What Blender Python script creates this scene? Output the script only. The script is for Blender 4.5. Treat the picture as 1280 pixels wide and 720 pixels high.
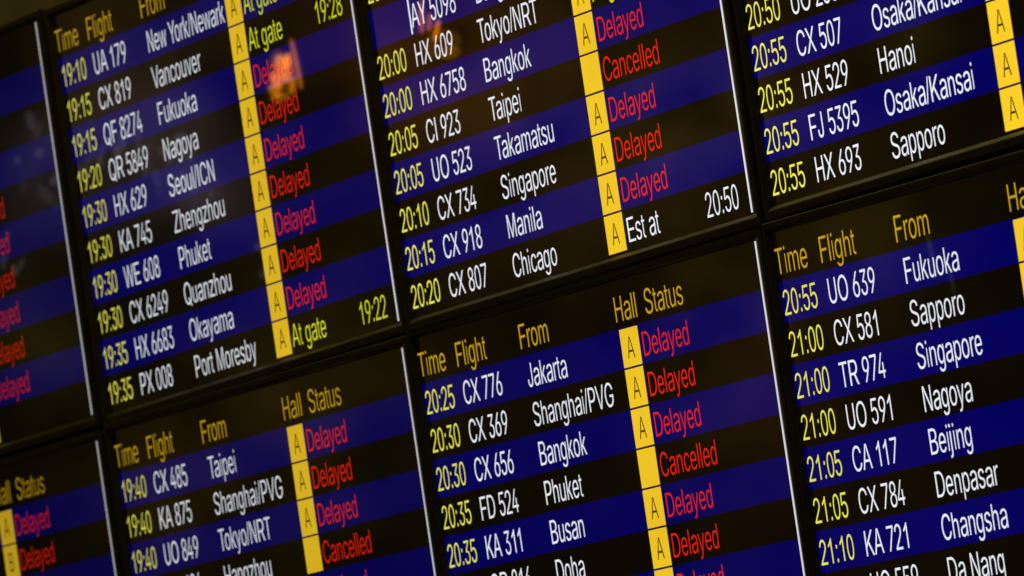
import bpy, math, random
from mathutils import Matrix, Vector

for _o in list(bpy.data.objects):
    bpy.data.objects.remove(_o)
scene = bpy.context.scene
COL = scene.collection

U = 0.06          # metres per row of the board
Z0 = 3.4          # height of the first row of the upper displays above the floor
PITCH = 20.6      # distance between neighbouring displays, in rows
VPITCH = 11.849   # distance between the two tiers, in rows

# ------------------------------------------------------------------ camera
cam_data = bpy.data.cameras.new("camera")
cam = bpy.data.objects.new("camera", cam_data)
COL.objects.link(cam)
r_, u_, b_ = Vector((0.421079, 0.89529, -0.145426)), Vector((0.128745, 0.099713, 0.986652)), Vector((0.89784, -0.434181, -0.073277))
M = Matrix((r_, u_, b_)).transposed().to_4x4()
M.translation = Vector((15.15025, -5.92593, 1.79735))
cam.matrix_world = M
cam_data.sensor_fit = 'HORIZONTAL'
cam_data.sensor_width = 36.0
cam_data.lens = 317.004
cam_data.clip_start = 0.5
cam_data.clip_end = 200.0
cam_data.dof.use_dof = True
cam_data.dof.focus_distance = 13.0
cam_data.dof.aperture_fstop = 11.0
scene.camera = cam

# ------------------------------------------------------------------ view
scene.view_settings.view_transform = 'Standard'
scene.view_settings.look = 'None'
scene.view_settings.exposure = 0.0
scene.view_settings.gamma = 1.0

# ------------------------------------------------------------------ world: the dim hall the board faces
HALL_BASE = (0.018, 0.011, 0.0015)
HALL_GAIN = 0.74
# glow patches painted into the hall, reflected as haze: direction, sharpness, colour
BLOBS = [
    ((-0.89834, -0.42753, 0.10098), 11293, (0.26, 0.081, 0.0135)) ,
    ((-0.89302, -0.44017, 0.09362), 4411, (0.13, 0.06300000000000001, 0.0135)) ,
    ((-0.88806, -0.45099, 0.08918), 17645, (0.12, 0.07650000000000001, 0.0135)) ,
    ((-0.88034, -0.46495, 0.09394), 7842, (0.13, 0.06300000000000001, 0.015750000000000004)) ,
    ((-0.87436, -0.47603, 0.09427), 70579, (0.1, 0.081, 0.0135)) ,
    ((-0.88044, -0.46852, 0.07293), 12963, (0.14, 0.09000000000000001, 0.009000000000000001)) ,
    ((-0.88895, -0.45244, 0.07117), 31368, (0.17, 0.117, 0.0135)) ,
    ((-0.88842, -0.45452, 0.06415), 7842, (0.12, 0.054, 0.018000000000000002)) ,
    ((-0.9112, -0.40119, 0.09363), 11293, (0.12, 0.081, 0.1)) ,
    ((-0.91706, -0.38763, 0.09351), 31368, (0.13, 0.099, 0.12)) ,
    ((-0.91044, -0.404, 0.08876), 70579, (0.12, 0.09000000000000001, 0.13)) ,
    ((-0.90997, -0.40075, 0.10653), 4411, (0.08, 0.045000000000000005, 0.009000000000000001)) ,
    ((-0.90792, -0.41394, 0.06585), 5250, (0.09, 0.054, 0.009000000000000001)) ,
    ((-0.91493, -0.39975, 0.05563), 7842, (0.06, 0.036000000000000004, 0.00675)) ,
    ((-0.88416, -0.45884, 0.08787), 51854, (0.11, 0.09000000000000001, 0.0135)) ,
    ((-0.88638, -0.46041, 0.04846), 5250, (0.04, 0.018000000000000002, 0.00675)) ,
    ((-0.89666, -0.43505, 0.08203), 5250, (0.05, 0.027, 0.0054)) ,
    ((-0.91863, -0.38787, 0.07528), 17645, (0.06, 0.045000000000000005, 0.009000000000000001)) ,
]

world = bpy.data.worlds.new("World")
scene.world = world
world.use_nodes = True
wt = world.node_tree
wt.nodes.clear()
def wn(kind, **kw):
    n = wt.nodes.new(kind)
    for k, v in kw.items():
        setattr(n, k, v)
    return n
def wmath(op, a, b=None):
    n = wn('ShaderNodeMath', operation=op)
    for i, x in enumerate((a, b)):
        if x is None: continue
        if isinstance(x, (int, float)): n.inputs[i].default_value = x
        else: wt.links.new(x, n.inputs[i])
    return n.outputs[0]
tc = wn('ShaderNodeTexCoord')
nz = wn('ShaderNodeVectorMath', operation='NORMALIZE'); wt.links.new(tc.outputs['Generated'], nz.inputs[0])
dirv = nz.outputs[0]
noise = wn('ShaderNodeTexNoise'); noise.inputs['Scale'].default_value = 95.0; noise.inputs['Detail'].default_value = 5.0
noise.inputs['Roughness'].default_value = 0.55
wt.links.new(dirv, noise.inputs['Vector'])
mod = wn('ShaderNodeMapRange'); mod.inputs[1].default_value = 0.32; mod.inputs[2].default_value = 0.68
mod.inputs[3].default_value = 0.25; mod.inputs[4].default_value = 1.6
wt.links.new(noise.outputs['Fac'], mod.inputs[0])
acc = None
def add_col(a, col_socket):
    n = wn('ShaderNodeVectorMath', operation='ADD')
    wt.links.new(a, n.inputs[0]); wt.links.new(col_socket, n.inputs[1])
    return n.outputs[0]
base = wn('ShaderNodeVectorMath', operation='SCALE'); base.inputs[0].default_value = HALL_BASE
wt.links.new(mod.outputs[0], base.inputs['Scale'])
acc = base.outputs[0]
for d, k, c in BLOBS:
    v = wn('ShaderNodeVectorMath', operation='SUBTRACT'); v.inputs[1].default_value = Vector(d).normalized()
    wt.links.new(dirv, v.inputs[0])
    l2 = wn('ShaderNodeVectorMath', operation='DOT_PRODUCT'); wt.links.new(v.outputs[0], l2.inputs[0]); wt.links.new(v.outputs[0], l2.inputs[1])
    g = wmath('EXPONENT', wmath('MULTIPLY', l2.outputs['Value'], -float(k)))
    g = wmath('MULTIPLY', g, mod.outputs[0])
    s = wn('ShaderNodeVectorMath', operation='SCALE'); s.inputs[0].default_value = c
    wt.links.new(g, s.inputs['Scale'])
    acc = add_col(acc, s.outputs[0])
bg = wn('ShaderNodeBackground'); bg.inputs['Strength'].default_value = HALL_GAIN
wt.links.new(acc, bg.inputs['Color'])
wo = wn('ShaderNodeOutputWorld'); wt.links.new(bg.outputs[0], wo.inputs['Surface'])

# ------------------------------------------------------------------ ceiling lamp, and lights added for their reflections
def area_lamp(name, loc, size, size_y, power, color, target, shape='ELLIPSE', roll=0.0):
    ld = bpy.data.lights.new(name, 'AREA')
    ld.shape = shape; ld.size = size; ld.size_y = size_y; ld.energy = power; ld.color = color
    o = bpy.data.objects.new(name, ld); COL.objects.link(o)
    q = (Vector(target) - Vector(loc)).to_track_quat('-Z', 'Y')
    o.matrix_world = Matrix.Translation(loc) @ q.to_matrix().to_4x4() @ Matrix.Rotation(roll, 4, 'Z')
    return o
# ceiling lighting above and in front of the board
area_lamp('ceiling_lamp', (2.4, -1.0, 6.0), 7.0, 0.7, 42.0, (1.0, 0.76, 0.20), (2.4, 0.0, 3.0), 'RECTANGLE')
ORANGE = (1.0, 0.30, 0.02)
def reflection_light(name, loc, w, h, radiance, color, roll=0.0):
    return area_lamp(name, loc, w, h, radiance * math.pi * math.pi * w * h / 4.0, color, (2.2, 0.0, 3.2), 'ELLIPSE', roll)
REFLECTION_LIGHTS = [  # orange lamps split into added pieces that shape the flame-like reflections
    ((-1.4386, -1.6539, 3.6473), 0.0276, 0.0586, 4.83, (1.0, 0.25, 0.0), 0.15),
    ((-1.4147, -1.6561, 3.6600), 0.0146, 0.0292, 5.460000000000001, (1.0, 0.30, 0.0), -0.1),
    ((-1.4714, -1.6508, 3.6278), 0.0195, 0.0358, 4.620000000000001, (1.0, 0.26, 0.0), 0.35),
    ((-1.4842, -1.6498, 3.6084), 0.0179, 0.0326, 2.94, (1.0, 0.30, 0.0), 0.5),
    ((-1.3820, -1.6595, 3.6481), 0.0081, 0.1071, 3.1500000000000004, (1.0, 0.25, 0.02), 0.06),
    ((-1.4105, -1.6571, 3.6098), 0.0114, 0.0390, 2.7300000000000004, (1.0, 0.30, 0.0), -0.2),
    ((-1.4691, -1.6514, 3.5927), 0.0358, 0.0163, 1.26, (1.0, 0.35, 0.0), 0),
    ((-1.4416, -1.6537, 3.6379), 0.0488, 0.0976, 0.525, (1.0, 0.30, 0.0), 0.1),
    ((-0.8712, -1.7119, 3.6582), 0.0063, 0.0665, 4.2, (1.0, 0.22, 0.03), -0.12),
    ((-0.8225, -1.7175, 3.6243), 0.0079, 0.0442, 5.460000000000001, (1.0, 0.25, 0.0), -0.35),
    ((-0.8444, -1.7149, 3.6440), 0.0063, 0.0379, 3.3600000000000003, (1.0, 0.25, 0.0), -0.2),
    ((-0.8127, -1.7189, 3.5954), 0.0789, 0.0537, 0.336, (1.0, 0.34, 0.0), 0.2),
    ((-0.7855, -1.7220, 3.5733), 0.0410, 0.0252, 0.63, (1.0, 0.34, 0.0), 0),
    ((-2.5261, -1.5505, 3.7098), 0.0191, 0.0429, 0.17578275770578822, (0.80, 0.72, 0.80), 0.14),  # from here on, faint lights added so the screens reflect hall streaks
    ((-2.4216, -1.5603, 3.6655), 0.0213, 0.0347, 0.20315308359760587, (0.80, 0.72, 0.80), -0.51),
    ((-2.5125, -1.5520, 3.6808), 0.0152, 0.0328, 0.052229412230113376, (0.80, 0.72, 0.80), -0.43),
    ((-2.5095, -1.5527, 3.6378), 0.0186, 0.0215, 0.18551498854330473, (0.80, 0.72, 0.80), -0.49),
    ((-2.4917, -1.5538, 3.6879), 0.0069, 0.0409, 0.08560758502417004, (0.80, 0.72, 0.80), -0.43),
    ((-2.3146, -1.5709, 3.5777), 0.0112, 0.0430, 0.1416679897080378, (0.80, 0.72, 0.80), -0.06),
    ((-2.4090, -1.5627, 3.5315), 0.0174, 0.0433, 0.20193608518800132, (0.80, 0.72, 0.80), -0.36),
    ((-2.4548, -1.5581, 3.5824), 0.0091, 0.0188, 0.10123104713080862, (0.80, 0.72, 0.80), -0.12),
    ((-2.3451, -1.5681, 3.5762), 0.0119, 0.0254, 0.18914807269000206, (0.80, 0.72, 0.80), -0.22),
    ((-2.4634, -1.5575, 3.5695), 0.0176, 0.0186, 0.21576692573452, (0.80, 0.72, 0.80), -0.58),
    ((-2.4150, -1.5612, 3.6342), 0.0071, 0.0385, 0.1122513608931163, (0.80, 0.72, 0.80), -0.14),
    ((-2.5303, -1.5515, 3.5596), 0.0096, 0.0432, 0.08340868398721138, (0.80, 0.72, 0.80), 0.0),
    ((-2.4057, -1.5628, 3.5625), 0.0121, 0.0267, 0.13919930951783038, (0.80, 0.72, 0.80), 0.02),
    ((-2.4740, -1.5569, 3.5299), 0.0191, 0.0405, 0.05622736859028068, (0.80, 0.72, 0.80), 0.16),
    ((-2.5041, -1.5540, 3.5457), 0.0162, 0.0422, 0.10779311952639359, (0.80, 0.72, 0.80), 0.14),
    ((-2.6021, -1.5450, 3.5757), 0.0118, 0.0220, 0.0632933594774975, (0.80, 0.72, 0.80), -0.48),
    ((-2.6110, -1.5436, 3.6375), 0.0094, 0.0185, 0.21773884849332542, (0.80, 0.72, 0.80), -0.17),
    ((-2.7423, -1.5338, 3.4374), 0.0161, 0.0401, 0.127463067253413, (0.80, 0.72, 0.80), -0.26),
    ((-2.6657, -1.5407, 3.4204), 0.0074, 0.0308, 0.19253297779858247, (0.80, 0.72, 0.80), -0.5),
    ((-2.7171, -1.5356, 3.4834), 0.0167, 0.0390, 0.06812720364853402, (0.80, 0.72, 0.80), -0.25),
    ((-2.6976, -1.5379, 3.4111), 0.0115, 0.0297, 0.21988099117180954, (0.80, 0.72, 0.80), 0.08),
    ((-2.0745, -1.5929, 3.6079), 0.0141, 0.0363, 0.13143721652467577, (0.80, 0.72, 0.80), -0.37),
    ((-2.1415, -1.5866, 3.6067), 0.0124, 0.0434, 0.21316870019210393, (0.80, 0.72, 0.80), -0.1),
    ((-2.1575, -1.5850, 3.6167), 0.0081, 0.0241, 0.18294322507960414, (0.80, 0.72, 0.80), 0.09),
    ((-2.1765, -1.5836, 3.5876), 0.0185, 0.0355, 0.16288313564534596, (0.80, 0.72, 0.80), 0.01),
    ((-2.1707, -1.5841, 3.5906), 0.0110, 0.0299, 0.18085707043679522, (0.80, 0.72, 0.80), -0.05),
    ((-2.0200, -1.5992, 3.4845), 0.0164, 0.0322, 0.05196871169382076, (0.80, 0.72, 0.80), -0.16),
    ((-1.9659, -1.6042, 3.4960), 0.0136, 0.0384, 0.16006428051381172, (0.80, 0.72, 0.80), 0.04),
    ((-2.0245, -1.5985, 3.5124), 0.0178, 0.0388, 0.10950767574307806, (0.80, 0.72, 0.80), 0.07),
    ((-1.8700, -1.6129, 3.5430), 0.0212, 0.0420, 0.1380837031760506, (0.80, 0.72, 0.80), -0.18),
    ((-1.8962, -1.6109, 3.4819), 0.0206, 0.0293, 0.16754234942348484, (0.80, 0.72, 0.80), -0.02),
    ((-1.9558, -1.6047, 3.5442), 0.0184, 0.0321, 0.16314455896014934, (0.80, 0.72, 0.80), -0.26),
    ((-2.0370, -1.5967, 3.5709), 0.0163, 0.0360, 0.05469574267604802, (0.80, 0.72, 0.80), -0.47),
    ((-2.0586, -1.5951, 3.5330), 0.0100, 0.0351, 0.1572470775405958, (0.80, 0.72, 0.80), -0.57),
    ((-1.9114, -1.6095, 3.4817), 0.0075, 0.0202, 0.10394964310941611, (0.80, 0.72, 0.80), -0.45),
    ((-1.8696, -1.6136, 3.4729), 0.0136, 0.0267, 0.15400497162517968, (0.80, 0.72, 0.80), -0.13),
    ((-1.8775, -1.6132, 3.4356), 0.0066, 0.0273, 0.09734977204721645, (0.80, 0.72, 0.80), -0.27),
    ((-1.8058, -1.6200, 3.4432), 0.0122, 0.0175, 0.15430589550163606, (0.80, 0.72, 0.80), -0.52),
    ((-1.9180, -1.6088, 3.4904), 0.0153, 0.0421, 0.18914873996345072, (0.80, 0.72, 0.80), -0.26),
    ((-1.8356, -1.6166, 3.4995), 0.0121, 0.0203, 0.15130939919551373, (0.80, 0.72, 0.80), -0.15),
    ((-1.8932, -1.6103, 3.5741), 0.0157, 0.0259, 0.20188938984633942, (0.80, 0.72, 0.80), -0.6),
    ((-1.9825, -1.6020, 3.5625), 0.0159, 0.0204, 0.1570075702593099, (0.80, 0.72, 0.80), 0.11),
    ((-2.0774, -1.5929, 3.5781), 0.0101, 0.0246, 0.2153172867030706, (0.80, 0.72, 0.80), -0.3),
    ((-1.9144, -1.6083, 3.5747), 0.0156, 0.0235, 0.21676669561219553, (0.80, 0.72, 0.80), -0.2),
    ((-2.2863, -1.5733, 3.5952), 0.0218, 0.0302, 0.09868771988421336, (0.80, 0.72, 0.80), -0.22),
    ((-2.2535, -1.5765, 3.5776), 0.0135, 0.0248, 0.18289007047708955, (0.80, 0.72, 0.80), 0.06),
    ((-2.2425, -1.5774, 3.5967), 0.0109, 0.0421, 0.18292423051781725, (0.80, 0.72, 0.80), -0.4),
    ((-1.6375, -1.6381, 3.2542), 0.0211, 0.0241, 0.1533663904571694, (0.80, 0.72, 0.80), -0.22),
    ((-1.6460, -1.6367, 3.3103), 0.0175, 0.0195, 0.1792677755015008, (0.80, 0.72, 0.80), -0.36),
    ((0.7207, -1.9029, 2.9482), 0.0073, 0.0876, 0.22, (0.8, 0.75, 0.5), 0.1),
    ((0.7701, -1.9096, 2.8967), 0.0044, 0.0582, 0.22, (0.8, 0.75, 0.5), 0.1),
]

for a in REFLECTION_LIGHTS:
    reflection_light('reflection_light', *a)

# ------------------------------------------------------------------ materials
def srgb(r, g, b):
    f = lambda c: (c / 255.0) / 12.92 if c / 255.0 <= 0.04045 else ((c / 255.0 + 0.055) / 1.055) ** 2.4
    return (f(r), f(g), f(b))
SCREEN_ROUGH = 0.016
_mats = {}
def screen_mat(name, rgb, level):
    """Lit picture elements behind the glossy face of a display."""
    key = (name, round(level, 3))
    if key in _mats: return _mats[key]
    m = bpy.data.materials.new('screen_' + name); m.use_nodes = True
    nt = m.node_tree; p = nt.nodes['Principled BSDF']
    p.inputs['Base Color'].default_value = (0.006, 0.006, 0.006, 1)
    p.inputs['IOR'].default_value = 1.5
    p.inputs['Emission Color'].default_value = (*srgb(*rgb), 1)
    # uneven backlight and a matt face that scatters a little more in places
    t = nt.nodes.new('ShaderNodeTexCoord')
    n = nt.nodes.new('ShaderNodeTexNoise'); n.inputs['Scale'].default_value = 5.0; n.inputs['Detail'].default_value = 3.0
    nt.links.new(t.outputs['Object'], n.inputs['Vector'])
    mr = nt.nodes.new('ShaderNodeMapRange'); mr.inputs[3].default_value = 0.86 * level; mr.inputs[4].default_value = 1.14 * level
    nt.links.new(n.outputs['Fac'], mr.inputs[0]); nt.links.new(mr.outputs[0], p.inputs['Emission Strength'])
    mr2 = nt.nodes.new('ShaderNodeMapRange'); mr2.inputs[3].default_value = SCREEN_ROUGH * 0.7; mr2.inputs[4].default_value = SCREEN_ROUGH * 1.3
    nt.links.new(n.outputs['Fac'], mr2.inputs[0]); nt.links.new(mr2.outputs[0], p.inputs['Roughness'])
    _mats[key] = m
    return m
PALETTE = {
    'white': (242, 246, 255), 'time_yellow': (238, 234, 92), 'gate_yellow': (226, 232, 50), 'amber': (200, 160, 28),
    'red': (228, 34, 16), 'tile': (250, 205, 40), 'tile_ink': (52, 44, 4), 'blue': (1, 0, 102), 'black': (12, 8, 2),
    'edge': (248, 248, 255),
}
def plain_mat(name, col, rough, noise_scale=30.0, vary=0.25, bump=0.0):
    m = bpy.data.materials.new(name); m.use_nodes = True
    nt = m.node_tree; p = nt.nodes['Principled BSDF']
    t = nt.nodes.new('ShaderNodeTexCoord')
    n = nt.nodes.new('ShaderNodeTexNoise'); n.inputs['Scale'].default_value = noise_scale; n.inputs['Detail'].default_value = 6.0
    nt.links.new(t.outputs['Object'], n.inputs['Vector'])
    r = nt.nodes.new('ShaderNodeValToRGB')
    r.color_ramp.elements[0].position = 0.3; r.color_ramp.elements[1].position = 0.7
    r.color_ramp.elements[0].color = (*[c * (1 - vary) for c in col], 1)
    r.color_ramp.elements[1].color = (*[c * (1 + vary) for c in col], 1)
    nt.links.new(n.outputs['Fac'], r.inputs[0]); nt.links.new(r.outputs[0], p.inputs['Base Color'])
    p.inputs['Roughness'].default_value = rough
    if bump:
        bn = nt.nodes.new('ShaderNodeBump'); bn.inputs['Strength'].default_value = bump; bn.inputs['Distance'].default_value = 0.0008
        n2 = nt.nodes.new('ShaderNodeTexNoise'); n2.inputs['Scale'].default_value = 900.0
        nt.links.new(t.outputs['Object'], n2.inputs['Vector'])
        nt.links.new(n2.outputs['Fac'], bn.inputs['Height']); nt.links.new(bn.outputs[0], p.inputs['Normal'])
    return m
BEZEL = plain_mat('bezel_plastic', (0.030, 0.027, 0.018), 0.42, 18.0, 0.2, 0.25)
HOUSING = plain_mat('housing_metal', (0.02, 0.02, 0.02), 0.5)
WALLM = plain_mat('wall_paint', (0.16, 0.14, 0.08), 0.7, 6.0, 0.15)

# ------------------------------------------------------------------ mesh helpers
def link(name, me, mat, parent=None):
    o = bpy.data.objects.new(name, me); COL.objects.link(o)
    if mat is not None:
        if not me.materials: me.materials.append(None)
        o.material_slots[0].link = 'OBJECT'; o.material_slots[0].material = mat
    if parent is not None: o.parent = parent
    return o
def mesh(name, verts, faces):
    me = bpy.data.meshes.new(name); me.from_pydata(verts, [], faces); me.update()
    return me
# local display coordinates: x in rows from the last display's edge line, y in rows down from the top of row one,
# d in rows towards the viewer; the display's origin is at the middle of its bottom edge
YB = 10.40
def P(x, y, d=0.0):
    return ((x - PITCH / 2) * U, -d * U, (YB - y) * U)
def rect(name, x0, y0, x1, y1, d):
    return mesh(name, [P(x0, y1, d), P(x1, y1, d), P(x1, y0, d), P(x0, y0, d)], [(0, 1, 2, 3)])
def plate(name, x0, y0, x1, y1, d0, d1):
    v = [P(x, y, d) for d in (d0, d1) for (x, y) in ((x0, y1), (x1, y1), (x1, y0), (x0, y0))]
    f = [(4, 5, 6, 7), (3, 2, 1, 0), (0, 1, 5, 4), (1, 2, 6, 5), (2, 3, 7, 6), (3, 0, 4, 7)]
    return mesh(name, v, f)
def ring(name, outer, inner, profile):
    """Sweep a (t, d) profile round a rectangle; t runs 0 (outer edge) to 1 (opening)."""
    v, f = [], []
    n = len(profile)
    oc = [(outer[0], outer[1]), (outer[2], outer[1]), (outer[2], outer[3]), (outer[0], outer[3])]
    ic = [(inner[0], inner[1]), (inner[2], inner[1]), (inner[2], inner[3]), (inner[0], inner[3])]
    for a, b in zip(oc, ic):
        for t, d in profile:
            v.append(P(a[0] + (b[0] - a[0]) * t, a[1] + (b[1] - a[1]) * t, d))
    for k in range(4):
        k2 = (k + 1) % 4
        for i in range(n - 1):
            f.append((k * n + i, k * n + i + 1, k2 * n + i + 1, k2 * n + i))
    me = mesh(name, v, f)
    return me

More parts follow.
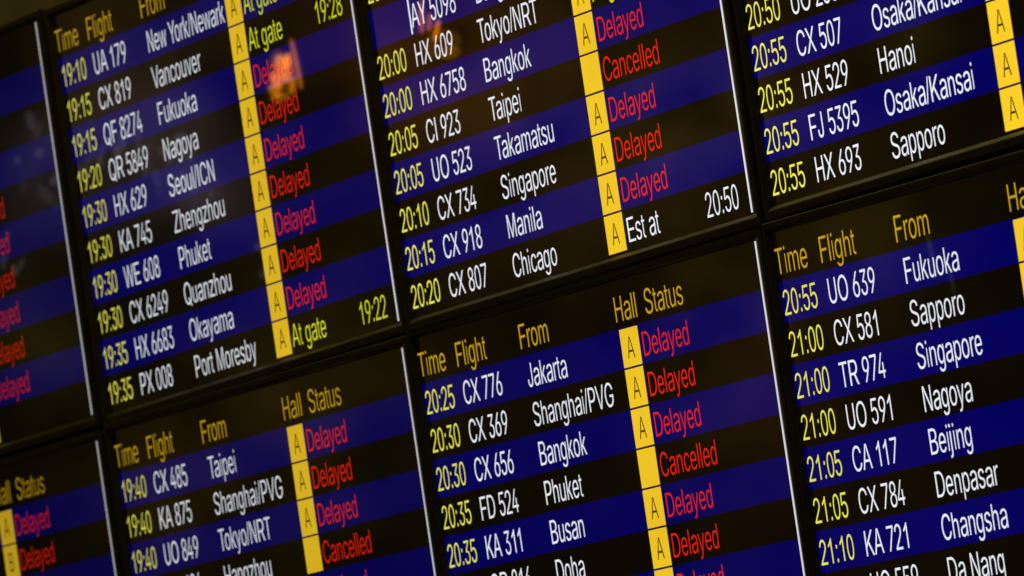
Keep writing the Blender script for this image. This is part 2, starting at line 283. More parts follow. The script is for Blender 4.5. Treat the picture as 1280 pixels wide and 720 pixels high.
# ------------------------------------------------------------------ lettering: outlines of a plain grotesque, in thousandths
GLYPHS = {
    '/': [[0,-9,66,-9,276,520,210,520]],
    '0': [[227,-7,191,-3,158,7,130,24,105,48,85,77,69,113,60,144,53,178,49,214,48,254,49,294,53,330,60,364,69,395,85,431,106,461,130,484,159,502,191,512,227,516,262,512,295,502,323,484,348,461,368,431,384,395,393,364,400,330,404,294,405,254,404,214,400,178,393,144,384,113,368,77,348,48,323,24,295,7,263,-3], [227,50,261,56,290,74,313,103,330,144,338,176,342,213,344,254,342,295,338,332,330,365,313,405,290,435,261,453,227,460,192,453,163,435,140,405,123,365,115,332,111,295,109,254,111,213,115,176,123,144,140,103,163,74,192,56]],
    '1': [[372,0,372,511,315,511,298,492,272,471,238,448,190,419,150,400,109,383,109,323,150,334,200,353,250,377,284,398,284,0]],
    '2': [[64,0,64,47,234,229,282,282,299,305,311,327,318,348,320,371,317,397,308,419,293,436,273,449,250,457,224,460,196,457,172,447,153,433,139,413,130,390,127,362,66,362,71,405,86,442,111,473,143,496,182,511,225,516,268,511,306,497,337,474,361,445,376,411,381,372,378,345,371,318,357,290,336,259,267,180,153,60,153,57,389,57,389,0]],
    '3': [[221,289,247,290,279,286,308,276,344,253,371,222,387,186,393,145,387,103,370,66,344,36,309,12,281,2,251,-5,218,-7,173,-3,133,10,98,30,70,57,52,91,44,132,109,132,115,107,126,87,144,71,165,59,191,52,219,50,248,53,275,61,297,74,315,93,325,116,329,145,326,172,316,196,299,217,275,234,242,244,201,248,157,248,157,299,288,448,288,452,70,452,70,509,372,509,372,461]],
    '4': [[40,105,40,158,247,509,311,509,109,166,109,163,413,163,413,105], [282,0,282,121,282,146,282,318,343,318,343,0]],
    '5': [[221,-7,178,-2,140,11,108,32,83,60,66,93,60,130,122,130,127,108,138,89,154,73,173,60,196,52,221,50,250,53,276,64,298,82,314,104,324,131,328,162,324,193,314,221,297,244,275,262,248,273,218,277,192,275,167,268,145,258,128,246,67,253,96,509,366,509,366,452,151,452,134,301,136,301,155,315,178,325,203,331,229,334,263,330,294,321,321,306,345,285,364,260,379,231,388,199,391,163,388,132,381,102,369,76,343,41,309,15,282,3,253,-4]],
    '6': [[175,296,179,299,196,307,214,312,235,314,278,309,316,295,346,271,370,240,384,201,389,157,384,112,368,73,343,39,310,14,271,-2,226,-7,182,-1,142,15,109,40,84,74,69,115,64,162,68,199,80,239,93,268,112,302,137,340,252,509,322,509], [226,48,254,52,279,63,299,79,314,101,324,128,327,157,324,187,314,213,299,235,279,251,254,262,226,265,198,262,174,252,153,235,138,214,128,188,125,158,128,128,138,102,153,79,174,63,198,52]],
    '7': [[97,0,323,448,323,452,62,452,62,509,391,509,391,449,165,0]],
    '8': [[226,-7,193,-5,163,1,136,11,101,33,74,62,57,96,52,135,55,166,65,195,81,220,101,241,125,256,153,265,153,267,119,282,93,308,76,342,70,380,75,417,90,450,114,477,146,498,184,511,226,516,269,511,306,498,337,477,361,450,377,417,382,380,376,342,359,308,333,282,300,267,300,265,327,256,351,241,372,220,387,195,397,166,401,135,395,96,378,62,352,33,317,11,289,1,259,-5], [226,49,258,52,285,60,307,74,323,91,333,113,337,139,333,165,322,189,305,208,283,223,256,232,226,235,196,232,169,223,147,208,130,189,119,165,115,139,119,113,129,91,145,74,167,60,195,52], [226,290,252,292,274,300,293,313,307,330,316,351,319,376,316,399,308,420,294,437,275,449,252,457,226,460,200,457,177,449,159,437,145,420,136,399,133,376,136,351,145,330,159,313,178,300,201,292]],
    '9': [[277,213,273,210,257,202,238,196,218,195,175,199,137,214,106,237,83,269,68,307,64,352,69,397,85,436,110,469,143,494,182,510,226,516,271,510,310,494,343,468,368,434,384,393,389,347,385,309,373,270,359,240,340,207,315,168,200,0,130,0], [226,460,199,457,174,446,154,429,138,407,129,381,125,352,129,322,138,295,154,274,174,257,199,247,226,243,254,247,279,257,299,273,314,295,324,321,327,350,324,381,314,407,299,429,279,446,254,457]],
    ':': [[95,-4,78,-1,63,9,53,24,50,41,53,59,63,73,78,83,95,87,113,83,128,73,138,59,141,41,138,24,128,9,113,-1], [95,271,78,274,63,284,53,299,50,316,53,334,63,349,78,359,95,362,113,359,128,349,138,334,141,316,138,299,128,284,113,274]],
    'A': [[239,456,213,371,191,302,85,0,16,0,201,509,276,509,463,0,395,0,287,302,264,372], [110,142,110,199,370,199,370,142]],
    'B': [[60,0,60,509,241,509,289,504,329,491,359,469,381,442,394,410,398,374,395,344,387,320,373,301,356,286,336,275,315,267,315,262,339,257,363,245,385,227,402,203,414,173,418,136,413,100,400,67,377,39,344,18,317,8,284,2,247,0], [125,57,245,57,296,63,330,80,349,105,355,137,352,161,342,184,327,203,306,218,279,228,248,231,125,231], [125,285,238,285,265,288,288,296,308,309,323,326,333,348,336,372,330,403,313,429,283,446,240,452,125,452]],
    'C': [[267,-7,235,-5,205,1,177,11,150,25,126,42,104,63,86,88,70,115,57,146,48,179,42,215,40,254,42,293,48,329,57,362,70,393,86,421,104,445,126,466,150,484,177,498,205,508,235,514,267,516,305,513,340,504,373,490,402,471,427,447,448,418,463,385,473,348,408,348,401,373,389,395,375,413,357,428,337,440,315,449,292,454,267,456,223,450,184,432,161,414,141,391,125,364,113,332,106,295,103,254,106,213,113,177,125,145,141,117,161,94,184,76,223,59,267,53,292,55,315,60,337,69,357,81,375,96,389,114,401,136,408,160,473,160,463,124,448,91,428,62,402,38,373,19,341,5,305,-4]],
    'D': [[219,0,96,0,96,57,215,57,254,60,288,68,318,81,343,99,363,122,379,149,390,181,397,216,399,255,397,294,390,329,379,361,364,388,344,410,320,428,291,441,258,449,221,452,93,452,93,509,225,509,261,507,294,501,325,492,353,478,385,455,412,426,433,391,446,361,455,329,460,293,462,255,460,217,455,181,446,149,433,119,417,92,398,68,376,48,351,31,322,17,291,8,256,2], [125,509,125,0,60,0,60,509]],
    'E': [[60,0,60,509,372,509,372,452,125,452,125,286,355,286,355,229,125,229,125,57,375,57,375,0]],
    'F': [[60,0,60,509,369,509,369,452,125,452,125,278,346,278,346,221,125,221,125,0]],
    'G': [[415,199,283,199,283,256,478,256,478,200,475,160,466,124,451,91,431,62,406,38,377,19,344,5,308,-4,269,-7,236,-5,205,1,176,11,149,25,125,43,104,64,85,88,69,116,57,146,47,179,42,215,40,254,42,293,47,329,57,362,69,393,85,421,103,445,125,466,149,484,175,498,203,508,233,514,265,516,304,513,340,504,374,489,403,469,429,445,449,416,465,384,474,349,408,349,399,372,387,393,373,411,356,427,337,439,315,448,291,454,265,456,222,450,183,432,150,404,125,364,113,332,106,295,103,254,106,213,113,177,125,145,141,117,161,95,184,76,224,59,269,53,309,57,345,71,374,93,396,123,410,160]],
    'H': [[60,0,60,509,125,509,125,289,392,289,392,509,457,509,457,0,392,0,392,232,125,232,125,0]],
    'I': [[93,0,188,0,188,509,93,509]],
    'J': [[185,-7,143,-2,106,11,75,33,57,55,44,81,36,111,33,145,33,173,98,173,98,145,104,104,122,74,149,56,185,50,220,56,248,74,266,104,272,145,272,509,336,509,336,145,334,111,326,81,313,55,294,33,263,11,227,-2]],
    'K': [[104,145,104,216,139,261,174,303,212,344,364,509,448,509,231,276,228,276], [60,0,60,509,125,509,125,334,124,225,125,193,125,0], [372,0,188,259,228,309,449,0]],
    'M': [[120,435,120,416,121,372,122,328,122,291,122,0,60,0,60,509,152,509,277,187,287,159,299,123,311,84,315,73,318,83,330,121,342,158,352,187,476,509,568,509,568,0,504,0,504,291,504,327,505,369,506,413,507,436,498,409,482,363,467,322,456,291,342,0,286,0,170,291,159,321,145,361,129,408]],
    'N': [[120,431,122,384,124,328,125,291,125,0,60,0,60,509,136,509,343,183,363,151,388,107,403,76,401,108,399,157,399,195,399,509,463,509,463,0,387,0,202,290,177,331,148,381]],
    'O': [[267,-7,235,-5,205,1,177,11,150,25,126,42,105,63,86,88,70,115,57,146,48,179,42,215,40,254,42,293,48,329,57,362,70,393,86,421,105,445,126,466,150,484,177,498,205,508,235,514,267,516,299,514,329,508,357,498,384,484,408,466,429,445,448,421,464,393,477,362,486,329,491,293,493,254,491,215,486,179,477,146,464,115,448,88,429,63,408,42,384,25,357,11,329,1,299,-5], [267,53,310,59,349,76,372,94,392,116,408,144,420,176,428,213,430,254,428,295,420,332,408,365,392,392,372,415,349,433,310,450,267,456,223,450,184,433,161,415,142,392,125,364,113,332,106,295,103,254,106,213,113,176,125,144,142,117,161,94,184,76,223,59]],
    'P': [[125,242,233,242,269,246,297,256,318,272,333,294,342,319,344,348,342,376,333,402,318,423,297,439,268,449,232,452,125,452], [125,186,125,0,60,0,60,509,235,509,272,506,305,499,332,487,366,462,390,430,404,391,409,348,404,304,390,265,366,233,332,207,305,195,272,188,235,186]],
    'Q': [[245,159,313,159,369,85,384,65,468,-48,401,-48,346,27,331,46], [267,-7,235,-5,205,1,177,11,150,25,126,42,105,63,86,88,70,115,57,146,48,179,42,215,40,254,42,293,48,329,57,362,70,393,86,421,105,445,126,466,150,484,177,498,205,508,235,514,267,516,299,514,329,508,357,498,384,484,408,466,429,445,448,421,464,393,477,362,486,329,491,293,493,254,491,215,486,179,477,146,464,115,448,88,429,63,408,42,384,25,357,11,329,1,299,-5], [267,53,310,59,349,76,372,94,392,116,408,144,420,176,428,213,430,254,428,295,420,332,408,365,392,392,372,415,349,433,310,450,267,456,223,450,184,433,161,415,142,392,125,364,113,332,106,295,103,254,106,213,113,176,125,144,142,117,161,94,184,76,223,59]],
    'R': [[125,255,234,255,269,258,298,267,319,281,334,300,342,324,345,352,342,380,334,405,319,425,298,440,269,449,233,452,125,452], [125,198,125,0,60,0,60,509,236,509,273,506,305,500,333,489,367,465,390,433,405,395,409,352,405,309,390,271,367,240,333,217,305,206,273,200,236,198], [353,0,230,229,303,229,428,0]],
    'S': [[224,-9,188,-7,156,-1,128,9,91,31,64,60,46,96,38,137,104,137,110,110,123,88,142,71,166,59,194,52,224,49,257,52,286,60,311,74,329,92,341,114,346,139,342,161,332,179,316,193,296,205,245,222,184,239,145,253,112,269,86,289,67,313,56,341,52,372,58,413,75,448,102,476,138,498,165,508,195,514,227,516,259,514,289,508,316,498,351,476,377,449,394,415,401,378,337,378,326,412,302,437,267,453,225,459,194,456,167,448,145,435,129,418,118,398,115,376,119,352,131,334,148,319,169,308,212,293,264,279,312,264,336,252,359,238,379,220,395,198,405,171,408,139,403,99,386,64,360,34,323,11,294,0,261,-7]],
    'T': [[32,452,32,509,417,509,417,452,257,452,257,0,193,0,193,452]],
    'U': [[259,-8,220,-6,186,2,154,15,126,33,103,55,85,80,71,108,63,140,60,173,60,509,124,509,124,178,128,144,141,113,160,87,187,68,220,56,259,52,298,56,331,68,357,87,377,113,389,144,393,178,393,509,457,509,457,173,454,140,446,108,433,80,414,55,391,33,363,15,332,2,297,-6]],
    'V': [[241,52,267,138,290,206,395,509,463,509,278,0,204,0,16,509,84,509,192,206,215,137]],
    'W': [[343,437,335,395,318,323,230,0,155,0,16,509,82,509,163,196,175,145,187,94,193,61,200,94,211,145,224,196,306,509,380,509,462,196,474,145,486,94,492,62,499,94,510,145,523,196,603,509,670,509,530,0,455,0,368,323,351,391]],
    'X': [[237,218,225,196,206,166,182,129,91,0,18,0,200,260,29,509,104,509,178,400,204,361,223,329,238,302,252,329,272,361,298,400,374,509,446,509,276,263,456,0,382,0,292,129,268,165,250,195]],
    'Y': [[237,260,251,293,280,344,381,509,455,509,268,208,268,0,203,0,203,208,16,509,91,509,192,344,222,292]],
    'Z': [[114,55,152,57,214,57,399,57,399,0,42,0,42,46,273,385,306,431,323,453,285,452,223,452,40,452,40,509,397,509,397,462,169,129,134,81]],
    'a': [[160,-9,126,-5,94,5,68,22,48,45,35,73,30,108,34,138,43,161,58,179,78,193,100,203,125,211,178,220,234,227,252,230,265,235,273,243,276,255,276,257,273,279,267,297,256,311,240,322,220,329,196,331,171,329,149,322,132,313,118,301,107,288,100,274,41,291,57,322,79,346,104,364,133,375,163,382,194,384,239,379,263,372,286,360,306,343,322,320,333,290,337,251,337,0,277,0,277,52,272,52,252,25,236,12,215,1,190,-6], [170,45,202,49,228,59,248,74,263,93,272,115,276,138,276,190,259,182,231,176,200,171,175,168,134,159,117,150,103,139,95,124,92,105,94,87,102,72,114,61,130,52,149,47]],
    'b': [[229,-8,198,-5,172,4,153,17,138,31,118,59,112,59,112,0,53,0,53,509,114,509,114,319,118,319,137,346,152,360,171,373,197,381,229,384,274,378,313,361,345,332,370,293,381,261,388,227,390,189,388,151,381,116,370,84,346,45,313,16,274,-2], [220,47,253,51,279,66,301,88,316,117,325,151,328,189,325,227,316,261,301,290,280,311,253,325,220,330,188,325,161,312,140,291,125,263,116,229,113,189,116,150,125,115,140,86,162,65,188,51]],
    'c': [[207,-8,174,-5,144,3,117,16,93,35,72,58,56,85,44,116,37,150,34,187,37,225,44,260,56,291,72,318,93,341,117,360,144,374,174,382,207,384,234,383,260,377,284,368,305,356,324,341,340,322,353,301,362,277,303,262,290,289,270,311,242,325,207,330,173,325,145,310,124,287,108,258,99,224,96,187,99,151,108,117,124,89,145,66,173,51,207,46,243,52,271,66,292,89,304,117,363,102,354,78,341,56,325,37,306,21,285,9,261,-1,235,-6]],
    'd': [[195,-8,151,-2,111,16,79,45,55,84,43,116,36,151,34,189,36,227,43,261,55,293,79,332,112,361,151,378,196,384,228,381,253,373,272,360,287,346,306,319,311,319,311,509,372,509,372,0,313,0,313,59,307,59,287,31,272,17,252,4,227,-5], [205,47,236,51,263,65,284,86,299,115,309,150,312,189,309,229,300,263,284,291,263,312,237,325,205,330,172,325,145,311,124,290,108,261,99,227,96,189,99,151,109,117,124,88,145,66,172,51]],
    'e': [[97,221,308,221,307,237,298,269,283,294,263,314,237,326,205,330,173,326,146,313,125,294,109,270,99,241], [97,169,100,139,110,106,128,80,151,61,179,50,212,46,234,48,254,53,271,61,285,73,297,88,306,105,365,91,353,63,335,39,311,19,283,4,249,-5,212,-8,177,-5,145,3,117,16,92,35,72,58,56,85,44,116,37,150,34,187,36,224,44,258,55,290,71,317,91,340,115,359,142,373,172,382,205,384,236,382,266,374,294,361,319,341,341,315,357,282,368,242,371,194,371,169]],
    'f': [[228,379,228,327,6,327,6,379], [81,0,81,432,84,461,96,486,113,505,135,519,161,527,187,530,222,527,243,521,227,468,215,472,195,474,171,470,154,460,145,443,142,419,142,0]],
    'g': [[207,-151,168,-148,134,-140,105,-127,82,-110,64,-91,51,-69,101,-41,122,-66,136,-78,154,-88,178,-95,207,-97,249,-92,282,-75,304,-47,311,-6,311,68,306,68,287,41,272,28,252,16,227,8,195,5,152,10,113,27,80,53,55,90,43,120,36,154,34,191,36,229,43,263,55,293,80,332,112,361,152,378,196,384,228,382,253,373,273,360,288,346,308,319,313,319,313,379,372,379,372,-9,367,-54,350,-90,324,-117,291,-136,251,-147], [205,59,237,63,264,75,285,95,300,121,309,154,312,193,309,231,300,264,285,291,264,312,237,325,205,330,172,325,145,312,124,290,109,262,99,229,96,193,99,155,109,123,124,96,145,76,172,63]],
    'h': [[114,312,124,332,152,362,187,379,227,384,264,380,295,369,321,349,341,321,353,285,357,240,357,0,296,0,296,235,290,275,273,304,246,323,210,329,184,326,161,317,141,303,126,283,117,257,114,227,114,0,53,0,53,509,114,509]],
    'i': [[53,0,53,379,114,379,114,0], [84,443,67,446,54,455,44,468,41,483,44,499,54,512,67,521,84,524,100,521,114,512,123,499,126,483,123,468,114,455,100,446]],
    'j': [[53,379,114,379,114,-30,111,-63,102,-90,86,-113,65,-129,37,-139,4,-143,-10,-143,-10,-87,2,-87,25,-83,40,-72,50,-54,53,-29], [83,443,67,446,53,455,44,468,41,483,44,499,53,512,67,521,83,524,100,521,114,512,123,499,126,483,123,468,114,455,100,446]],
    'k': [[110,137,110,212,121,212,284,379,360,379,184,199,177,199], [53,0,53,509,114,509,114,0], [294,0,148,186,191,229,372,0]],
    'l': [[64,0,152,0,152,512,64,512]],
    'm': [[317,308,322,321,337,343,357,361,381,375,407,383,437,386,468,383,497,372,522,354,541,328,553,296,557,255,557,0,496,0,496,254,490,289,473,313,447,326,419,330,395,328,374,320,358,307,345,290,338,270,335,247,335,0,274,0,274,260,269,288,253,311,229,326,199,330,178,328,158,320,140,307,126,289,117,266,114,238,114,0,53,0,53,379,112,379,112,306,118,323,132,346,151,363,172,376,195,384,219,386,257,380,287,361,309,331]],
    'n': [[112,307,124,332,152,362,187,379,227,384,264,380,295,369,321,349,341,321,353,285,357,240,357,0,296,0,296,235,290,275,273,304,246,323,210,329,184,326,161,317,141,303,126,283,117,257,114,227,114,0,53,0,53,379,112,379]],
    'o': [[207,-8,174,-5,144,3,117,16,93,35,72,58,56,85,44,116,37,150,34,187,37,225,44,260,56,291,72,318,93,341,117,360,144,374,174,382,207,384,241,382,271,374,299,360,323,341,343,318,359,291,371,260,379,225,381,187,379,150,371,116,359,85,343,58,323,35,299,16,271,3,241,-5], [207,46,242,51,270,66,292,89,307,117,316,151,319,187,316,224,307,258,292,287,270,310,242,325,207,330,173,325,145,310,124,287,108,258,99,224,96,187,99,151,108,117,124,89,145,66,173,51]],
    'p': [[53,-143,53,379,112,379,112,319,118,319,137,346,152,360,171,373,197,381,229,384,274,378,313,361,345,332,370,293,381,261,388,227,390,189,388,151,381,116,370,84,346,45,313,16,274,-2,229,-8,198,-5,173,4,153,17,138,31,118,59,114,59,114,-143], [220,47,253,51,279,66,301,88,316,117,325,151,328,189,325,227,316,261,301,290,280,311,253,325,220,330,188,325,161,312,140,291,125,263,116,229,113,189,116,150,125,115,140,86,162,65,188,51]],
    'r': [[53,0,53,379,112,379,112,321,115,321,130,347,152,367,181,380,213,385,229,384,243,384,243,322,230,324,207,326,182,323,159,315,140,301,126,284,117,262,114,237,114,0]],
    's': [[182,-8,145,-5,112,3,84,18,62,38,45,63,36,94,94,107,105,79,124,60,150,49,181,45,217,50,244,62,262,81,268,103,265,121,254,136,237,147,212,155,149,170,104,186,72,208,53,237,47,274,51,305,65,332,87,354,115,370,149,381,187,384,223,381,254,372,279,358,299,339,314,316,324,290,268,277,258,298,243,316,219,328,187,333,156,329,131,317,114,299,109,277,112,258,124,243,144,232,172,223,229,209,275,194,306,171,325,142,331,107,326,75,312,47,290,24,260,6,223,-5]],
    't': [[204,379,204,327,6,327,6,379], [65,471,126,471,126,98,128,76,136,61,150,53,170,50,185,51,202,54,213,2,192,-3,168,-4,125,2,92,21,72,52,65,93]],
    'u': [[298,70,294,60,277,35,257,17,222,0,182,-5,146,-1,115,11,89,31,69,59,57,95,53,139,53,379,114,379,114,144,119,105,137,75,164,56,200,50,226,53,249,62,268,77,283,97,293,122,296,153,296,379,357,379,357,0,298,0]],
    'v': [[195,59,203,87,224,155,305,379,371,379,226,0,163,0,17,379,84,379,165,155,187,87]],
    'w': [[284,309,277,280,263,225,248,172,199,0,138,0,23,379,87,379,133,214,154,137,170,64,186,135,206,214,252,379,316,379,362,214,382,136,397,66,413,135,434,214,480,379,545,379,429,0,368,0,319,172,305,225,291,280]],
    'x': [[189,155,178,136,148,85,91,0,21,0,155,195,29,379,100,379,147,306,179,253,191,233,202,253,233,306,282,379,352,379,224,192,358,0,287,0,231,85,200,136]],
    'y': [[195,60,202,87,224,155,305,379,371,379,204,-58,191,-85,177,-107,159,-124,139,-136,117,-143,91,-145,65,-143,47,-139,61,-86,71,-87,88,-90,104,-89,118,-84,130,-74,141,-58,151,-36,163,-1,17,379,84,379,165,155,187,87]],
    'z': [[42,0,42,46,254,320,254,323,48,323,48,379,333,379,333,331,126,60,126,56,339,56,339,0]],
}

ADV = {' ': 278, ':': 278, '/': 278, 'A': 667, 'B': 667, 'C': 722, 'D': 722, 'E': 667, 'F': 611, 'G': 778, 'H': 722, 'I': 278, 'J': 500,
       'K': 667, 'L': 556, 'M': 833, 'N': 722, 'O': 778, 'P': 667, 'Q': 778, 'R': 722, 'S': 667, 'T': 611, 'U': 722, 'V': 667, 'W': 944,
       'X': 667, 'Y': 667, 'Z': 611, 'a': 556, 'b': 556, 'c': 500, 'd': 556, 'e': 556, 'f': 278, 'g': 556, 'h': 556, 'i': 222, 'j': 222,
       'k': 500, 'l': 222, 'm': 833, 'n': 556, 'o': 556, 'p': 556, 'q': 556, 'r': 333, 's': 500, 't': 278, 'u': 556, 'v': 500, 'w': 722,
       'x': 500, 'y': 500, 'z': 500}
BOX = {'0': (42, 514), '1': (109, 372), '2': (30, 503), '3': (42, 509), '4': (13, 506), '5': (42, 514), '6': (38, 511), '7': (47, 511),
       '8': (41, 514), '9': (42, 515), ':': (90, 190), '/': (2, 276), 'A': (-1, 668), 'B': (73, 624), 'C': (50, 681), 'D': (77, 673),
       'E': (79, 622), 'F': (82, 567), 'G': (53, 705), 'H': (80, 641), 'I': (93, 188), 'J': (29, 423), 'K': (73, 666), 'L': (73, 520),
       'M': (74, 757), 'N': (76, 639), 'O': (48, 734), 'P': (77, 622), 'Q': (43, 740), 'R': (79, 708), 'S': (45, 619), 'T': (23, 586),
       'U': (79, 640), 'V': (4, 661), 'W': (12, 933), 'X': (4, 661), 'Y': (3, 660), 'Z': (20, 585), 'a': (36, 510), 'b': (65, 517),
       'c': (39, 490), 'd': (35, 490), 'e': (37, 513), 'f': (9, 316), 'g': (32, 490), 'h': (66, 488), 'i': (66, 155), 'j': (-46, 154),
       'k': (66, 501), 'l': (64, 152), 'm': (66, 770), 'n': (66, 487), 'o': (33, 519), 'p': (66, 517), 'q': (35, 490), 'r': (65, 346),
       's': (31, 464), 't': (17, 270), 'u': (64, 487), 'v': (7, 494), 'w': (3, 714), 'x': (7, 490), 'y': (12, 490), 'z': (20, 474)}
KERN = {'To': -75, 'Ta': -75, 'Yo': -75, 'Va': -55, '11': -55}
THIN = -4.5      # lighten the strokes a little
_tri = {}
def glyph_tri(ch):
    """Triangulated outline of one character as (verts, faces) in thousandths of an em."""
    if ch in _tri: return _tri[ch]
    def area(c): return sum(c[i - 1][0] * c[i][1] - c[i][0] * c[i - 1][1] for i in range(len(c))) / 2
    def inside(p, c):
        w = False
        for i in range(len(c)):
            (x1, y1), (x2, y2) = c[i - 1], c[i]
            if (y1 > p[1]) != (y2 > p[1]) and p[0] < (x2 - x1) * (p[1] - y1) / (y2 - y1) + x1: w = not w
        return w
    cs = [[(s[i], s[i + 1]) for i in range(0, len(s), 2)] for s in GLYPHS[ch]]
    big = max(cs, key=lambda c: abs(area(c))); sg = area(big) > 0
    outers = [c for c in cs if (area(c) > 0) == sg]; holes = [c for c in cs if (area(c) > 0) != sg]
    groups = [[o] for o in outers]
    for h in holes:
        cand = [g for g in groups if inside(h[0], g[0])]
        (min(cand, key=lambda g: abs(area(g[0]))) if cand else groups[0]).append(h)
    V, F = [], []
    for gi, g in enumerate(groups):
        cu = bpy.data.curves.new('glyph', 'CURVE'); cu.dimensions = '2D'; cu.fill_mode = 'BOTH'; cu.offset = THIN
        for c in g:
            sp = cu.splines.new('POLY'); sp.points.add(len(c) - 1)
            for q, (x, y) in zip(sp.points, c): q.co = (x, y, 0, 1)
            sp.use_cyclic_u = True
        o = bpy.data.objects.new('glyph', cu); COL.objects.link(o)
        bpy.context.view_layer.update()
        ev = o.evaluated_get(bpy.context.evaluated_depsgraph_get()); me = ev.to_mesh()
        n0 = len(V)
        V += [(q.co.x, q.co.y, gi * 1.0) for q in me.vertices]
        F += [tuple(n0 + i for i in f.vertices) for f in me.polygons]
        ev.to_mesh_clear(); bpy.data.objects.remove(o); bpy.data.curves.remove(cu)
    xs = [p[0] for c in cs for p in c]
    x0, x1 = min(xs), max(xs); a, b = BOX[ch]
    V = [(a + (x - x0) * (b - a) / max(1, x1 - x0), y * 716.0 / 509.0, z) for x, y, z in V]
    _tri[ch] = (V, F)
    return _tri[ch]
def text_width(s):
    return sum(ADV.get(c, 556) for c in s) / 1000.0 + sum(KERN.get(s[i:i + 2], 0) for i in range(len(s) - 1)) / 1000.0
_tm = {}
def text_mesh(name, s, x, base, ex, ey, d):
    key = (s, round(x, 3), round(base, 3), ex, ey)
    if key in _tm: return _tm[key]
    V, F = [], []; pen = 0.0
    for i, ch in enumerate(s):
        if ch != ' ':
            gv, gf = glyph_tri(ch); n0 = len(V)
            V += [P(x + (pen + q[0]) / 1000.0 * ex, base - q[1] / 1000.0 * ey, d + q[2] * 0.002) for q in gv]
            F += [tuple(n0 + k for k in f) for f in gf]
        pen += ADV.get(ch, 556) + KERN.get(s[i:i + 2], 0)
    me = mesh(name, V, F)
    # faces look at the viewer
    if me.polygons and me.polygons[0].normal.y > 0: me.flip_normals()
    _tm[key] = me
    return me

# ------------------------------------------------------------------ what the displays show
# row: (time, flight, city, hall, status, colour of the status, clock time, divider bar before the flight)
D, C_ = ('Delayed', 'red'), ('Cancelled', 'red')
G = ('At gate', 'gate_yellow')
N = (None, None)
def row(t, f, c, h, s, clock=None, bar=False):
    return dict(time=t, flight=f, city=c, hall=h, status=s, clock=clock, bar=bar)
E_ = row(None, None, None, None, N)
def only_status(h, s): return row(None, None, None, h, s)
UP0 = [E_, E_, only_status('A', N), only_status('A', D), only_status('A', D), only_status('A', D), only_status('A', D), only_status('A', D), only_status('A', D), only_status('A', N)]
UP1 = [row('19:10', 'UA 179', 'New York/Newark', 'A', G), row('19:15', 'CX 819', 'Vancouver', 'A', G, '19:28'), row('19:15', 'QF 8274', 'Fukuoka', 'A', D),
       row('19:20', 'QR 5849', 'Nagoya', 'A', D), row('19:30', 'HX 629', 'Seoul/ICN', 'A', D), row('19:30', 'KA 745', 'Zhengzhou', 'A', D),
       row('19:30', 'WE 608', 'Phuket', 'A', D), row('19:30', 'CX 6249', 'Quanzhou', 'A', D), row('19:35', 'HX 6683', 'Okayama', 'A', D),
       row('19:35', 'PX 008', 'Port Moresby', 'A', G, '19:22')]
UP2 = [E_, row('20:00', None, None, None, N), row(None, 'AY 5098', 'Bangkok', None, N, None, True), row('20:00', 'HX 609', 'Tokyo/NRT', 'A', G),
       row('20:00', 'HX 6758', 'Bangkok', 'A', D), row('20:05', 'CI 923', 'Taipei', '', C_), row('20:05', 'UO 523', 'Takamatsu', 'A', D),
       row('20:10', 'CX 734', 'Singapore', 'A', D), row('20:15', 'CX 918', 'Manila', 'A', D), row('20:20', 'CX 807', 'Chicago', 'A', ('Est at', 'white'), '20:50')]
UP3 = [E_, E_, E_, E_, E_, row('20:50', 'UO 286', None, None, N), row('20:55', 'CX 507', 'Osaka/Kansai', 'A', N), row('20:55', 'HX 529', 'Hanoi', 'A', N),
       row('20:55', 'FJ 5395', 'Osaka/Kansai', 'A', N), row('20:55', 'HX 693', 'Sapporo', 'A', N)]
LO0 = [only_status('A', D), only_status('B', D)] + [E_] * 8
LO1 = [row('19:40', 'CX 485', 'Taipei', 'A', D), row('19:40', 'KA 875', 'Shanghai/PVG', 'A', D), row('19:40', 'UO 849', 'Tokyo/NRT', 'A', D),
       row(None, 'KA 624', 'Hangzhou', '', C_), only_status(None, D)] + [E_] * 5
LO2 = [row('20:25', 'CX 776', 'Jakarta', 'A', D), row('20:30', 'CX 369', 'Shanghai/PVG', 'A', D), row('20:30', 'CX 656', 'Bangkok', 'A', D),
       row('20:35', 'FD 524', 'Phuket', '', C_), row('20:35', 'KA 311', 'Busan', 'A', D), row(None, 'QR 816', 'Doha', 'A', D), only_status('A', D)] + [E_] * 3
LO3 = [row('20:55', 'UO 639', 'Fukuoka', 'A', N), row('21:00', 'CX 581', 'Sapporo', 'A', N), row('21:00', 'TR 974', 'Singapore', None, N),
       row('21:00', 'UO 591', 'Nagoya', None, N), row('21:05', 'CA 117', 'Beijing', None, N), row('21:05', 'CX 784', 'Denpasar', None, N),
       row('21:10', 'KA 721', 'Changsha', None, N), row(None, 'UO 559', 'Da Nang', None, N)] + [E_] * 2

EX, EY, BASE = 0.715, 0.850, 0.82     # width and height of the em in rows, baseline within a row
X_TIME, X_FLIGHT, X_CITY, X_HALL0, X_HALL1, X_STATUS, X_CLOCK = 0.98, 3.29, 7.17, 12.68, 13.70, 13.83, 20.02
OPEN = (0.92, -1.19, 20.97, 10.06)     # opening of the bezel
OUTER = (0.665, -1.44, 21.215, 10.37)
DEPTH = 0.15                           # bezel stands this far in front of the screen, in rows
PROFILE = [(0.0, -0.9), (0.0, DEPTH - 0.03), (0.10, DEPTH), (0.62, DEPTH), (0.70, DEPTH - 0.01), (0.96, DEPTH - 0.09), (1.0, DEPTH - 0.11), (1.0, -0.02)]

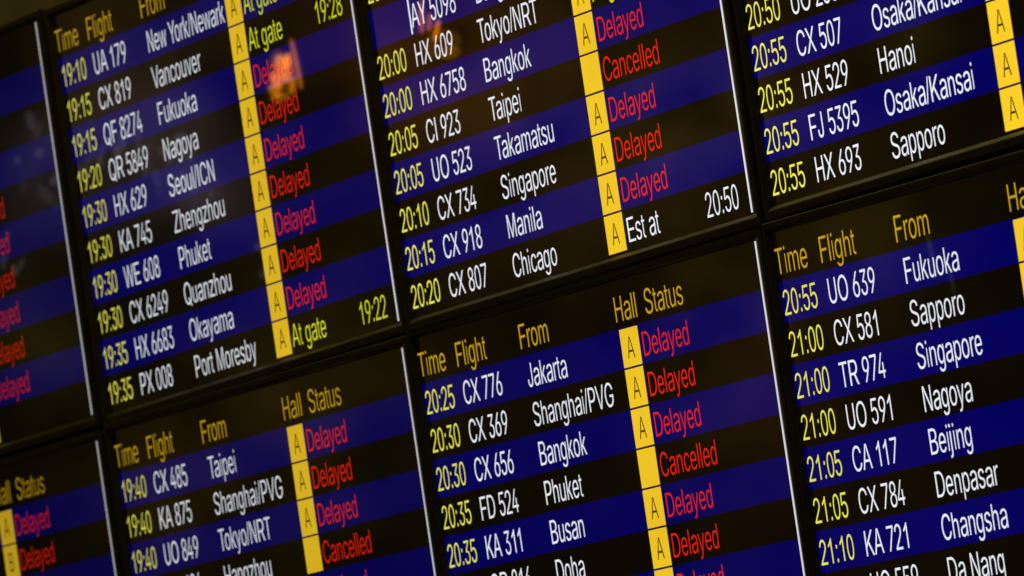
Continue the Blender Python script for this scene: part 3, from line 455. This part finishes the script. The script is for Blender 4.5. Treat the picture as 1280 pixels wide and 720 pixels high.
bezel_me = ring('bezel', OUTER, OPEN, PROFILE)
panel_me = rect('screen_panel', 0.90, -1.21, 20.99, 10.08, 0.0)
housing_me = plate('housing', 1.0, -1.1, 20.9, 9.97, -1.36, -0.05)
edge_me = rect('edge_line', 20.555, -1.17, 20.645, 10.0, 0.012)
band_me = [rect('flight_row', 0.905, k, 20.50, k + 1.0, 0.004) for k in range(10)]
tile_me = [rect('hall_tile', X_HALL0, k + 0.025, X_HALL1, k + 0.975, 0.008) for k in range(10)]
bar_me = [rect('divider_bar', X_FLIGHT + 0.02, k + 0.03, X_FLIGHT + 0.10, k + 0.97, 0.010) for k in range(10)]

def display(c, b, off, back, level, rows, header, label):  # back, level: left displays dimmed, standing in for viewing angle and vignetting
    dx, dy, ro = off
    cx = c * PITCH + PITCH / 2 + dx * PITCH
    cy = b * VPITCH + 4.5 + dy
    e = YB - 4.5
    bx, by = cx - ro * e, cy + e
    root = bpy.data.objects.new('flight_display', None); COL.objects.link(root)
    root.empty_display_size = 0.1
    root.location = (bx * U, 0.0015 * ((c + b) % 2), Z0 - by * U)
    root.rotation_euler = (0, ro, 0)
    root['label'] = label; root['category'] = 'display'; root['group'] = 'flight displays mounted edge to edge on the wall'
    link('bezel', bezel_me, BEZEL, root)
    link('housing', housing_me, HOUSING, root)
    col = lambda n: screen_mat(n, PALETTE[n], back if n in ('blue', 'black') else min(level, back * 1.15) if n == 'edge' else level)
    panel = link('screen_panel', panel_me, col('black'), root)
    link('edge_line', edge_me, col('edge'), panel)
    if header:
        hd = link('header_row', rect('header_row', 0.905, -1.16, 20.50, -0.004, 0.004), col('black'), root)
        for word, x in (('Time', 0.86), ('Flight', 3.15), ('From', 6.98), ('Hall', 12.55), ('Status', 14.26)):
            if word in header:
                link('heading_text', text_mesh('heading_text', word, x, -0.17, 0.765, 0.88, 0.010), col('amber'), hd)
    for k, r in enumerate(rows):
        rw = link('flight_row', band_me[k], col('blue' if k % 2 == 0 else 'black'), root)
        if r['time'] and r['city']:
            rw['label'] = '%s row of the %s flight from %s' % ('dark blue' if k % 2 == 0 else 'black', r['time'], r['city'])
        y = k + BASE
        if r['time']: link('time_text', text_mesh('time_text', r['time'], X_TIME, y, EX, EY, 0.010), col('time_yellow'), rw)
        sh = 0.12 if r['bar'] else 0.0
        if r['bar']: link('divider_bar', bar_me[k], col('white'), rw)
        if r['flight']: link('flight_text', text_mesh('flight_text', r['flight'], X_FLIGHT + sh, y, EX, EY, 0.010), col('white'), rw)
        if r['city']:       # a long name is set a little narrower to stay clear of the hall column
            link('city_text', text_mesh('city_text', r['city'], X_CITY + sh, y, min(EX, 5.36 / text_width(r['city'])), EY, 0.010), col('white'), rw)
        if r['hall'] is not None:
            link('hall_tile', tile_me[k], col('tile'), rw)
            if r['hall']:
                w = text_width(r['hall']) * 0.62
                link('hall_letter', text_mesh('hall_letter', r['hall'], (X_HALL0 + X_HALL1 - w) / 2, k + 0.78, 0.62, 0.76, 0.014), col('tile_ink'), rw)
        s, sc = r['status']
        if s: link('status_text', text_mesh('status_text', s, X_STATUS, y, EX, EY, 0.010), col(sc), rw)
        if r['clock']:
            link('clock_text', text_mesh('clock_text', r['clock'], X_CLOCK - text_width(r['clock']) * EX, y, EX, EY, 0.010),
                 col('white' if s == 'Est at' else 'gate_yellow'), rw)
    return root
ALL = ('Time', 'Flight', 'From', 'Hall', 'Status')
display(0, 0, (-0.0113, 0.0098, -0.0009), 0.36, 0.45, UP0, (), 'upper black display cut off at the left, showing only red Delayed lines')
display(1, 0, (0.0022, 0.0386, -0.0041), 0.54, 0.72, UP1, ALL, 'upper black flight display listing New York/Newark at top and Port Moresby at bottom')
display(2, 0, (0.0057, 0.0004, -0.0008), 0.68, 0.92, UP2, (), 'upper black flight display whose last lines list Manila and Chicago, Est at 20:50')
display(3, 0, (0.0132, -0.0488, 0.0002), 0.76, 1.02, UP3, (), 'upper black flight display listing Hanoi, Osaka/Kansai and Sapporo at 20:55')
display(0, 1, (-0.012, 0.0565, 0.0012), 0.34, 0.46, LO0, ('Hall', 'Status'), 'lower black display cut off at the left, showing yellow A and B hall tiles')
display(1, 1, (0.0035, -0.0042, 0.0027), 0.46, 0.67, LO1, ALL, 'lower black flight display listing the 19:40 flights from Taipei, Shanghai/PVG and Tokyo/NRT')
display(2, 1, (-0.0014, -0.0523, 0.0047), 0.62, 0.88, LO2, ALL, 'lower black flight display listing Jakarta, Shanghai/PVG, Bangkok, Phuket and Busan')
display(3, 1, (0.0000, 0.02, 0.0080), 0.76, 0.93, LO3, ('Time', 'Flight', 'From', 'Hall'), 'lower black flight display listing Beijing, Denpasar, Changsha and Da Nang')

# ------------------------------------------------------------------ the wall the displays hang on
wv = [(x, y, z) for y in (0.085, 0.285) for (x, z) in ((-3.0, 0.0), (9.0, 0.0), (9.0, 7.0), (-3.0, 7.0))]
wall = link('wall', mesh('wall', wv, [(0, 1, 2, 3), (7, 6, 5, 4), (0, 4, 5, 1), (1, 5, 6, 2), (2, 6, 7, 3), (3, 7, 4, 0)]), WALLM)
wall['kind'] = 'structure'; wall['label'] = 'dark olive wall behind and above the flight displays'; wall['category'] = 'wall'
